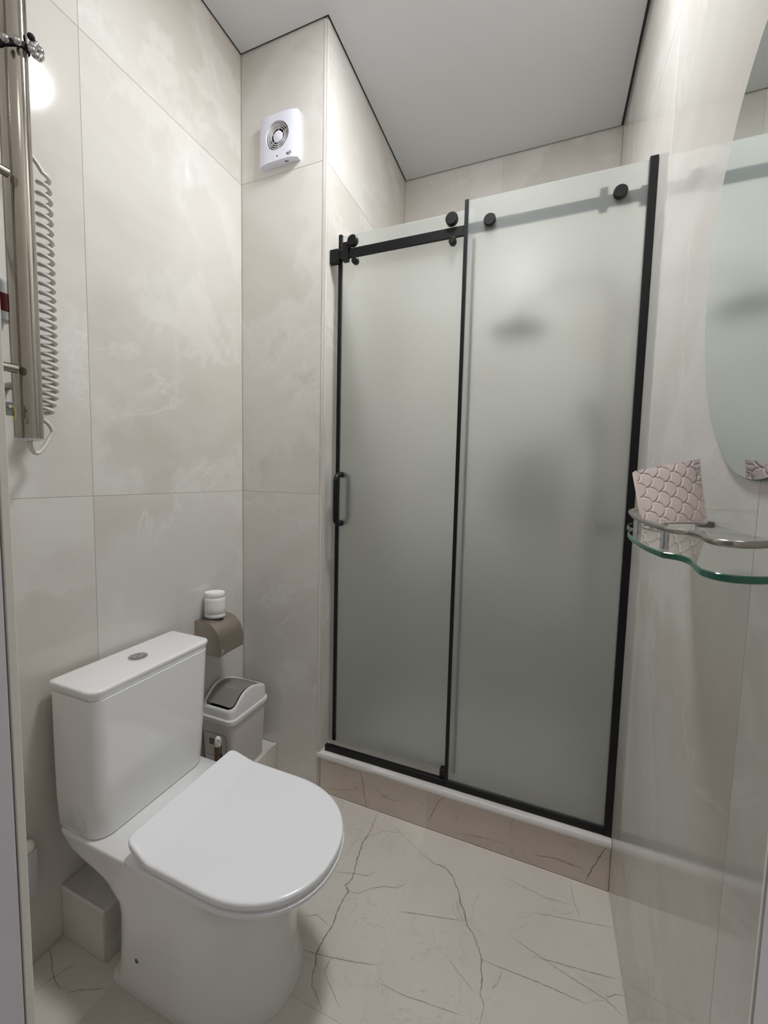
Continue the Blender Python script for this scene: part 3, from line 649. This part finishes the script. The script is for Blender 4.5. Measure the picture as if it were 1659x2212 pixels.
obj('grille_centre', lathe([(0.001, -0.0275), (0.014, -0.027), (0.0195, -0.025), (0.0205, -0.020), (0.001, -0.020)], (fc[0], YP, fc[1]), 'y', 48), M['fan'], fn, smooth=True, angle=30)
for k in range(6):
    a = PI / 6 + k * PI / 3; c, s = math.cos(a), math.sin(a); r0_, r1_ = 0.016, 0.0475
    q = [(fc[0] + r0_ * c - 0.0008 * s, fc[1] + r0_ * s + 0.0008 * c), (fc[0] + r1_ * c - 0.0008 * s, fc[1] + r1_ * s + 0.0008 * c), (fc[0] + r1_ * c + 0.0008 * s, fc[1] + r1_ * s - 0.0008 * c), (fc[0] + r0_ * c + 0.0008 * s, fc[1] + r0_ * s - 0.0008 * c)]
    obj('grille_spoke', prism(q, 'y', YP - 0.021, YP - 0.016), M['fan_ring'], fn)
def text(body, size, loc, rot, mat, parent, name='lettering', ext=0.0003, shear=0.0):
    cu_ = bpy.data.curves.new(name, 'FONT'); cu_.body = body; cu_.size = size; cu_.extrude = ext; cu_.align_x = 'CENTER'; cu_.shear = shear; cu_.offset = 0.0002
    to = bpy.data.objects.new('tmp_text', cu_); COL.objects.link(to); bpy.context.view_layer.update()
    me = bpy.data.meshes.new_from_object(to.evaluated_get(bpy.context.evaluated_depsgraph_get()))
    bpy.data.objects.remove(to); bpy.data.curves.remove(cu_)
    me.transform(Matrix.Translation(loc) @ rot); me.materials.clear(); me.materials.append(mat)
    o = bpy.data.objects.new(name, me); COL.objects.link(o); o.parent = parent; o.matrix_parent_inverse = Matrix.Translation(-Vector(parent.location)); return o
RX = Matrix.Rotation(PI / 2, 4, 'X') 
text('KLAUS.', 0.0125, (-0.934, fy(-0.934) - 0.0006, 2.4350), Matrix.Rotation(-0.13, 4, 'Z') @ RX, M['ink'], fn)
obj('indicator', cyl((-0.9775, fy(-0.9775) - 0.0006, 2.4395), 0.0026, 0.0012, 'y', 14), M['ink'], fn)
bmk = bmesh.new(); box(-0.952, -0.945, YP - 0.018, YP - 0.013, fz0 - 0.0008, fz0 + 0.0002, 0.0002, bm=bmk); box(-0.944, -0.940, YP - 0.015, YP - 0.011, fz0 - 0.0008, fz0 + 0.0002, 0.0002, bm=bmk)
obj('switch_mark', bmk, M['ink'], fn)

# ------------------------------------------------------------------ shower screen
FX0, FX1 = -0.286, XR - 0.001
ZG0, ZG1 = 0.190, 2.166
fs = thing('fixed_shower_panel', 'fixed frosted glass shower panel at right with black frame, threshold and top track', 'shower screen', (0.0, YD, ZK))
obj('glass', box(FX0 + 0.010, XR - 0.021, YD, YD + 0.008, ZG0, ZG1 - 0.002, 0.0006, 1), M['frost'], fs)
obj('edge_profile', box(FX0, FX0 + 0.012, YD - 0.004, YD + 0.011, ZK + 0.0015, ZG1 + 0.001, 0.001), M['black'], fs)
obj('wall_profile', box(XR - 0.0215, XR - 0.001, YD - 0.005, YD + 0.016, ZK + 0.0015, ZG1 + 0.004, 0.001), M['black'], fs)
obj('bottom_profile', box(FX0 + 0.012, XR - 0.022, YD - 0.004, YD + 0.012, ZK + 0.0015, ZG0 + 0.001, 0.001), M['black'], fs)
for x, z in ((-0.205, 2.088), (0.156, 2.091)):
    obj('clamp_disc', cyl((x, YD - 0.012, z), 0.0185, 0.0118, 'y', 32, 0.002), M['black'], fs, smooth=True)
obj('guide_block', box(FX0 - 0.020, FX0 - 0.0005, YD + 0.004, YD + 0.028, ZG0 + 0.0005, ZG0 + 0.032, 0.002), M['black'], fs)
obj('threshold', box(XP + 0.012, FX0 - 0.0005, YD - 0.004, YD + 0.014, ZK + 0.0012, ZG0, 0.002), M['black'], fs)
YBAR = 1.392
bar = fs
obj('bar', box(XP + 0.004, XR - 0.004, YBAR, YBAR + 0.009, 2.069, 2.101, 0.001), M['black'], bar)
obj('wall_bracket', box(XP + 0.0015, XP + 0.036, YBAR - 0.006, YBAR + 0.016, 2.058, 2.106, 0.0015), M['black'], bar)
obj('wall_bracket', box(XR - 0.036, XR - 0.0015, YBAR - 0.002, YBAR + 0.016, 2.058, 2.106, 0.0015), M['black'], bar)
obj('stopper', box(-0.734, -0.712, YBAR - 0.007, YBAR + 0.012, 2.058, 2.123, 0.0015), M['black'], bar)
obj('stopper_pin', cyl((-0.712, YBAR - 0.001, 2.104), 0.004, 0.010, 'x', 14), M['black'], bar, smooth=True)
obj('stopper', box(0.105, 0.127, YBAR - 0.002, YBAR + 0.012, 2.058, 2.123, 0.0015), M['black'], bar)
for x in (-0.205, 0.156): obj('spacer', cyl((x, YD + 0.0085, 2.088), 0.010, YBAR - YD - 0.009, 'y', 20), M['black'], bar, smooth=True)
sd = thing('sliding_shower_door', 'frosted glass sliding shower door hung on black rollers, left of fixed panel', 'shower door', (-0.5, YS, 0.19))
SX0, SX1 = -0.757, -0.258
obj('glass', box(SX0 + 0.004, SX1 - 0.004, YS, YS + 0.008, 0.196, 2.158, 0.0006, 1), M['frost'], sd)
obj('edge_profile', box(SX0 - 0.005, SX0 + 0.010, YS - 0.004, YS + 0.012, 0.192, 2.166, 0.003), M['black'], sd)
obj('edge_seal', box(SX1 - 0.004, SX1 + 0.003, YS - 0.0015, YS + 0.010, 0.200, 2.062, 0.001), M['seal'], sd)
for x, z, r in ((-0.694, 2.123, 0.0195), (-0.331, 2.125, 0.0205)):
    w_ = obj('roller', lathe([(0.002, -0.012), (r - 0.0025, -0.012), (r, -0.0095), (r, 0.0045), (r - 0.004, 0.0045), (r - 0.004, 0.0060), (0.006, 0.0060), (0.006, YS - YBAR - 0.0005)], (x, YBAR, z), 'y', 36), M['black'], sd, smooth=True, angle=35)
for x, z, r in ((-0.686, 2.056, 0.0125), (-0.327, 2.058, 0.0125)):
    obj('lower_roller', lathe([(0.002, -0.006), (r - 0.003, -0.006), (r, -0.003), (r, YS - YBAR - 0.006), (r - 0.003, YS - YBAR - 0.0005)], (x, YBAR, z), 'y', 28), M['black'], sd, smooth=True, angle=35)
# pull handle through the glass, one bow on each side
def bow(sgn):
    y0 = YS - 0.0005 if sgn < 0 else YS + 0.0085; h = 0.050; x = -0.735; z0, z1 = 1.0885, 1.2765; c = 0.026
    p = [(x, y0, z1)] + [(x, y0 + sgn * (h - c + c * math.sin(a)), z1 - c + c * math.cos(a)) for a in [PI / 2 * k / 6 for k in range(7)]]
    p += [(x, y0 + sgn * (h - c + c * math.cos(a)), z0 + c - c * math.sin(a)) for a in [PI / 2 * k / 6 for k in range(7)]] + [(x, y0, z0)]
    bm = tube(p, 0.0092, 14)
    for z in (z0, z1): merge(bm, cyl((x, min(y0, y0 + sgn * 0.009), z), 0.0108, 0.009, 'y', 20))
    return bm
obj('handle', bow(-1), M['black'], sd, smooth=True); obj('handle', bow(1), M['black'], sd, smooth=True)

# shower column seen blurred through the frosted panel
sc = thing('shower_column', 'dark rain shower column blurred behind the frosted panel', 'shower', (0.22, 1.80, 1.0))
obj('riser', cyl((0.200, 1.82, 1.05), 0.011, 0.93, 'z', 18), M['satin'], sc, smooth=True)
obj('arm', tube(smooth_path([(0.200, 1.82, 1.975), (0.185, 1.80, 2.015), (0.12, 1.78, 2.035), (0.0, 1.76, 2.03), (-0.10, 1.75, 1.99), (-0.13, 1.75, 1.93), (-0.132, 1.75, 1.885)]), 0.011, 12), M['satin'], sc, smooth=True)
obj('rain_head', lathe([(0.012, 0.03), (0.03, 0.012), (0.105, 0.006), (0.11, 0.0), (0.105, -0.004), (0.002, -0.004)], (-0.132, 1.75, 1.865), n=40), M['black'], sc, smooth=True)
obj('mixer', tube([(0.200, 1.66, 1.10), (0.200, 1.98, 1.10)], 0.024, 20), M['satin'], sc, smooth=True)
obj('hand_shower', tube([(0.19, 1.82, 1.38), (0.15, 1.80, 1.52), (0.13, 1.79, 1.58)], [0.010, 0.012, 0.024], 16), M['satin'], sc, smooth=True)
obj('hose', tube(smooth_path([(0.19, 1.82, 1.38), (0.17, 1.80, 1.0), (0.18, 1.83, 0.72), (0.20, 1.88, 0.95), (0.20, 1.86, 1.08)], 8), 0.007, 10), M['satin'], sc, smooth=True)
for z in (1.10, 1.93): obj('wall_mount', cyl((0.200, 1.82, z), 0.014, XR - 0.201, 'x', 16), M['satin'], sc, smooth=True)

# ------------------------------------------------------------------ mirror
mi = thing('oval_mirror', 'frameless oval mirror with thin glass edge on the right wall', 'mirror', (XR, 0.633, 1.28))
MC = (0.633, 1.589); MA, MB_ = 0.231, 0.310
def oval(a, b_, n=120): return [(MC[0] + a * math.cos(2 * PI * k / n), MC[1] + b_ * math.sin(2 * PI * k / n)) for k in range(n)]
obj('glass_edge', loft([[(XR - 0.0005, y, z) for y, z in oval(MA, MB_)], [(XR - 0.0055, y, z) for y, z in oval(MA, MB_)], [(XR - 0.0065, y, z) for y, z in oval(MA - 0.001, MB_ - 0.001)]]), M['glass_edge'], mi, smooth=True)
obj('mirror_face', loft([[(XR - 0.0066, y, z) for y, z in oval(MA - 0.0012, MB_ - 0.0012)], [(XR - 0.0069, y, z) for y, z in oval(MA - 0.0015, MB_ - 0.0015)]]), M['mirror'], mi)

# ------------------------------------------------------------------ glass shelf with gallery rail
ZS = 1.211
gs = thing('glass_shelf', 'wavy-edged green glass shelf with chrome gallery rail below the mirror', 'shelf', (XR, 0.58, ZS))
ol = [(XR - 0.001, 0.395), (0.190, 0.370), (0.160, 0.364), (0.140, 0.353), (0.127, 0.350), (0.117, 0.354), (0.112, 0.366), (0.1135, 0.385), (0.1165, 0.410), (0.113, 0.428), (0.1025, 0.437)]
ol2 = [(0.0975, 0.470), (0.0955, 0.510), (0.0965, 0.545), (0.100, 0.585), (0.107, 0.612), (0.1135, 0.635), (0.1125, 0.660), (0.117, 0.690), (0.138, 0.755), (0.175, 0.830), (XR - 0.001, 0.885)]
def sp2(l, k=6): return [(p.x, p.y) for p in smooth_path([(a, b_, 0) for a, b_ in l], k)]
OL = sp2(ol) + sp2([(0.1025, 0.437)] + ol2)[1:]
TH = 0.0055
obj('glass_top', loft([[(x, y, ZS - TH) for x, y in OL], [(x, y, ZS) for x, y in OL]]), M['glass'], gs, smooth=True, angle=30)
def offs(P_, d):
    out = []
    for i, p in enumerate(P_):
        a = Vector(P_[max(i - 1, 0)] + (0,)); b_ = Vector(P_[min(i + 1, len(P_) - 1)] + (0,)); t = (b_ - a).normalized(); out.append((p[0] - t.y * d, p[1] + t.x * d))
    return out
EO = offs(OL, 0.0011); EI = offs(OL, 0.0002)
bm = bmesh.new(); vs = [[bm.verts.new(p) for p in ((eo[0], eo[1], ZS - TH + 0.0006), (eo[0], eo[1], ZS - 0.0006), (ei[0], ei[1], ZS + 0.0001), (ei[0], ei[1], ZS - TH - 0.0001))] for eo, ei in zip(EO, EI)]
for a, b_ in zip(vs[:-1], vs[1:]):
    for k in range(4): bm.faces.new((a[k], a[(k + 1) % 4], b_[(k + 1) % 4], b_[k]))
bm.faces.new(vs[0]); bm.faces.new(vs[-1][::-1])
ge = obj('polished_edge', bm, M['glass_edge'], gs, smooth=True, angle=50); ge['label'] = 'deep green polished edge'
ZRL = ZS + 0.0205
rl = [(XR - 0.001, 0.420), (0.190, 0.392), (0.158, 0.377), (0.140, 0.364), (0.129, 0.361), (0.121, 0.366), (0.1185, 0.380), (0.121, 0.405), (0.1195, 0.424), (0.111, 0.438), (0.105, 0.455), (0.1025, 0.51), (0.104, 0.575), (0.110, 0.63), (0.116, 0.675), (0.126, 0.712), (0.150, 0.765), (0.190, 0.830), (XR - 0.001, 0.850)]
obj('gallery_rail', tube(smooth_path([(x, y, ZRL) for x, y in rl], 6), 0.0029, 14), M['satin'], gs, smooth=True, angle=60)
for x, y in ((0.1085, 0.458), (0.1085, 0.578), (0.166, 0.785), (0.192, 0.395)):
    pt = obj('rail_post', lathe([(0.0040, 0.0002), (0.0040, 0.001), (0.0036, 0.0012), (0.0036, 0.0190)], (x, y, ZS), n=20), M['chrome'], gs, smooth=True)
    a = lathe([(0.0040, -0.0040), (0.0040, 0.0040)], (x - 0.002, y, ZRL), 'y', 20)
    obj("collar", a, M["chrome"], pt, smooth=True)
for y in (0.775, 0.44):
    obj('wall_clip', box(XR - 0.020, XR - 0.0005, y - 0.010, y + 0.010, ZS - TH - 0.006, ZS + 0.005, 0.002), M['greymetal'], gs, smooth=True)

# folded pink tissue standing on the shelf: embossed with fish scales
ts = thing('folded_tissue', 'folded pink embossed tissue standing upright on the glass shelf', 'tissue', (0.17, 0.68, ZS))
B0, B1, T0, T1 = Vector((0.131, 0.668, ZS + 0.0024)), Vector((0.2145, 0.702, ZS + 0.0058)), Vector((0.1225, 0.709, ZS + 0.0790)), Vector((0.2105, 0.741, ZS + 0.0985))
def groove(u, v):
    # scale arcs on a staggered grid, in a frame turned a little
    c, s = math.cos(0.17), math.sin(0.17); U_ = (-u * s + v * c) * 3.6 + 0.3; V_ = (u * c + v * s) * 3.6 + 0.2
    R_ = 0.5
    for rr in range(int(math.floor(V_)) - 1, int(math.floor(V_)) + 3):
        pass
    # circles centred at integer (i + .5*(row odd), row*.5); visible arc = upper half of the lowest overlapping circle
    d = 1.0
    row = math.floor(V_ / 0.5)
    for rr in (row - 1, row, row + 1):
        cx = round(U_ - 0.5 * (rr % 2)) + 0.5 * (rr % 2); dx = U_ - cx; dy = V_ - rr * 0.5
        if dy >= -0.02:
            q = abs(math.hypot(dx, dy) - R_)
            inside_lower = False
            for r2 in (rr + 1,):
                pass
            if dy > 0.0 and math.hypot(dx, dy) < R_ + 0.1: d = min(d, q)
    return max(0.0, 1 - (d / 0.045) ** 2) if d < 0.045 else 0.0
NU = NV = 110; bm = bmesh.new(); front, backv = [], []
nrm = (B1 - B0).cross(T0 - B0).normalized()
if nrm.y > 0: nrm = -nrm
for j in range(NV + 1):
    v = j / NV; fr_, bk = [], []
    for i in range(NU + 1):
        u = i / NU; p = (B0 * (1 - u) + B1 * u) * (1 - v) + (T0 * (1 - u) + T1 * u) * v
        p = p + nrm * (0.016 * math.sin(PI * u) ** 1.0 * (1 - 0.85 * v) * 0.5 + 0.0006 * math.sin(9 * u + 4 * v))
        edge = min(1, min(u, 1 - u, v, 1 - v) * 30)
        h = -0.0010 * groove(u, v) + 0.0012 * (1 - abs(2 * u - 1) ** 4) * (1 - abs(2 * v - 1) ** 4)
        if u > 0.90: h -= 0.0005 * max(0, math.sin(v * 70)) * (1 if v > 0.6 else 0)
        fr_.append(bm.verts.new(p + nrm * (0.0022 + h * edge))); bk.append(bm.verts.new(p - nrm * 0.0045))
    front.append(fr_); backv.append(bk)
for j in range(NV):
    for i in range(NU):
        bm.faces.new((front[j][i], front[j][i + 1], front[j + 1][i + 1], front[j + 1][i]))
        bm.faces.new((backv[j][i], backv[j + 1][i], backv[j + 1][i + 1], backv[j][i + 1]))
for i in range(NU):
    bm.faces.new((front[0][i], backv[0][i], backv[0][i + 1], front[0][i + 1])); bm.faces.new((front[NV][i], front[NV][i + 1], backv[NV][i + 1], backv[NV][i]))
for j in range(NV):
    bm.faces.new((front[j][0], front[j + 1][0], backv[j + 1][0], backv[j][0])); bm.faces.new((front[j][NU], backv[j][NU], backv[j + 1][NU], front[j + 1][NU]))
obj('sheets', bm, M['tissue'], ts, smooth=True, angle=70)

for o in bpy.data.objects:      # single-part things built round an Empty keep the parent's own frame
    pass
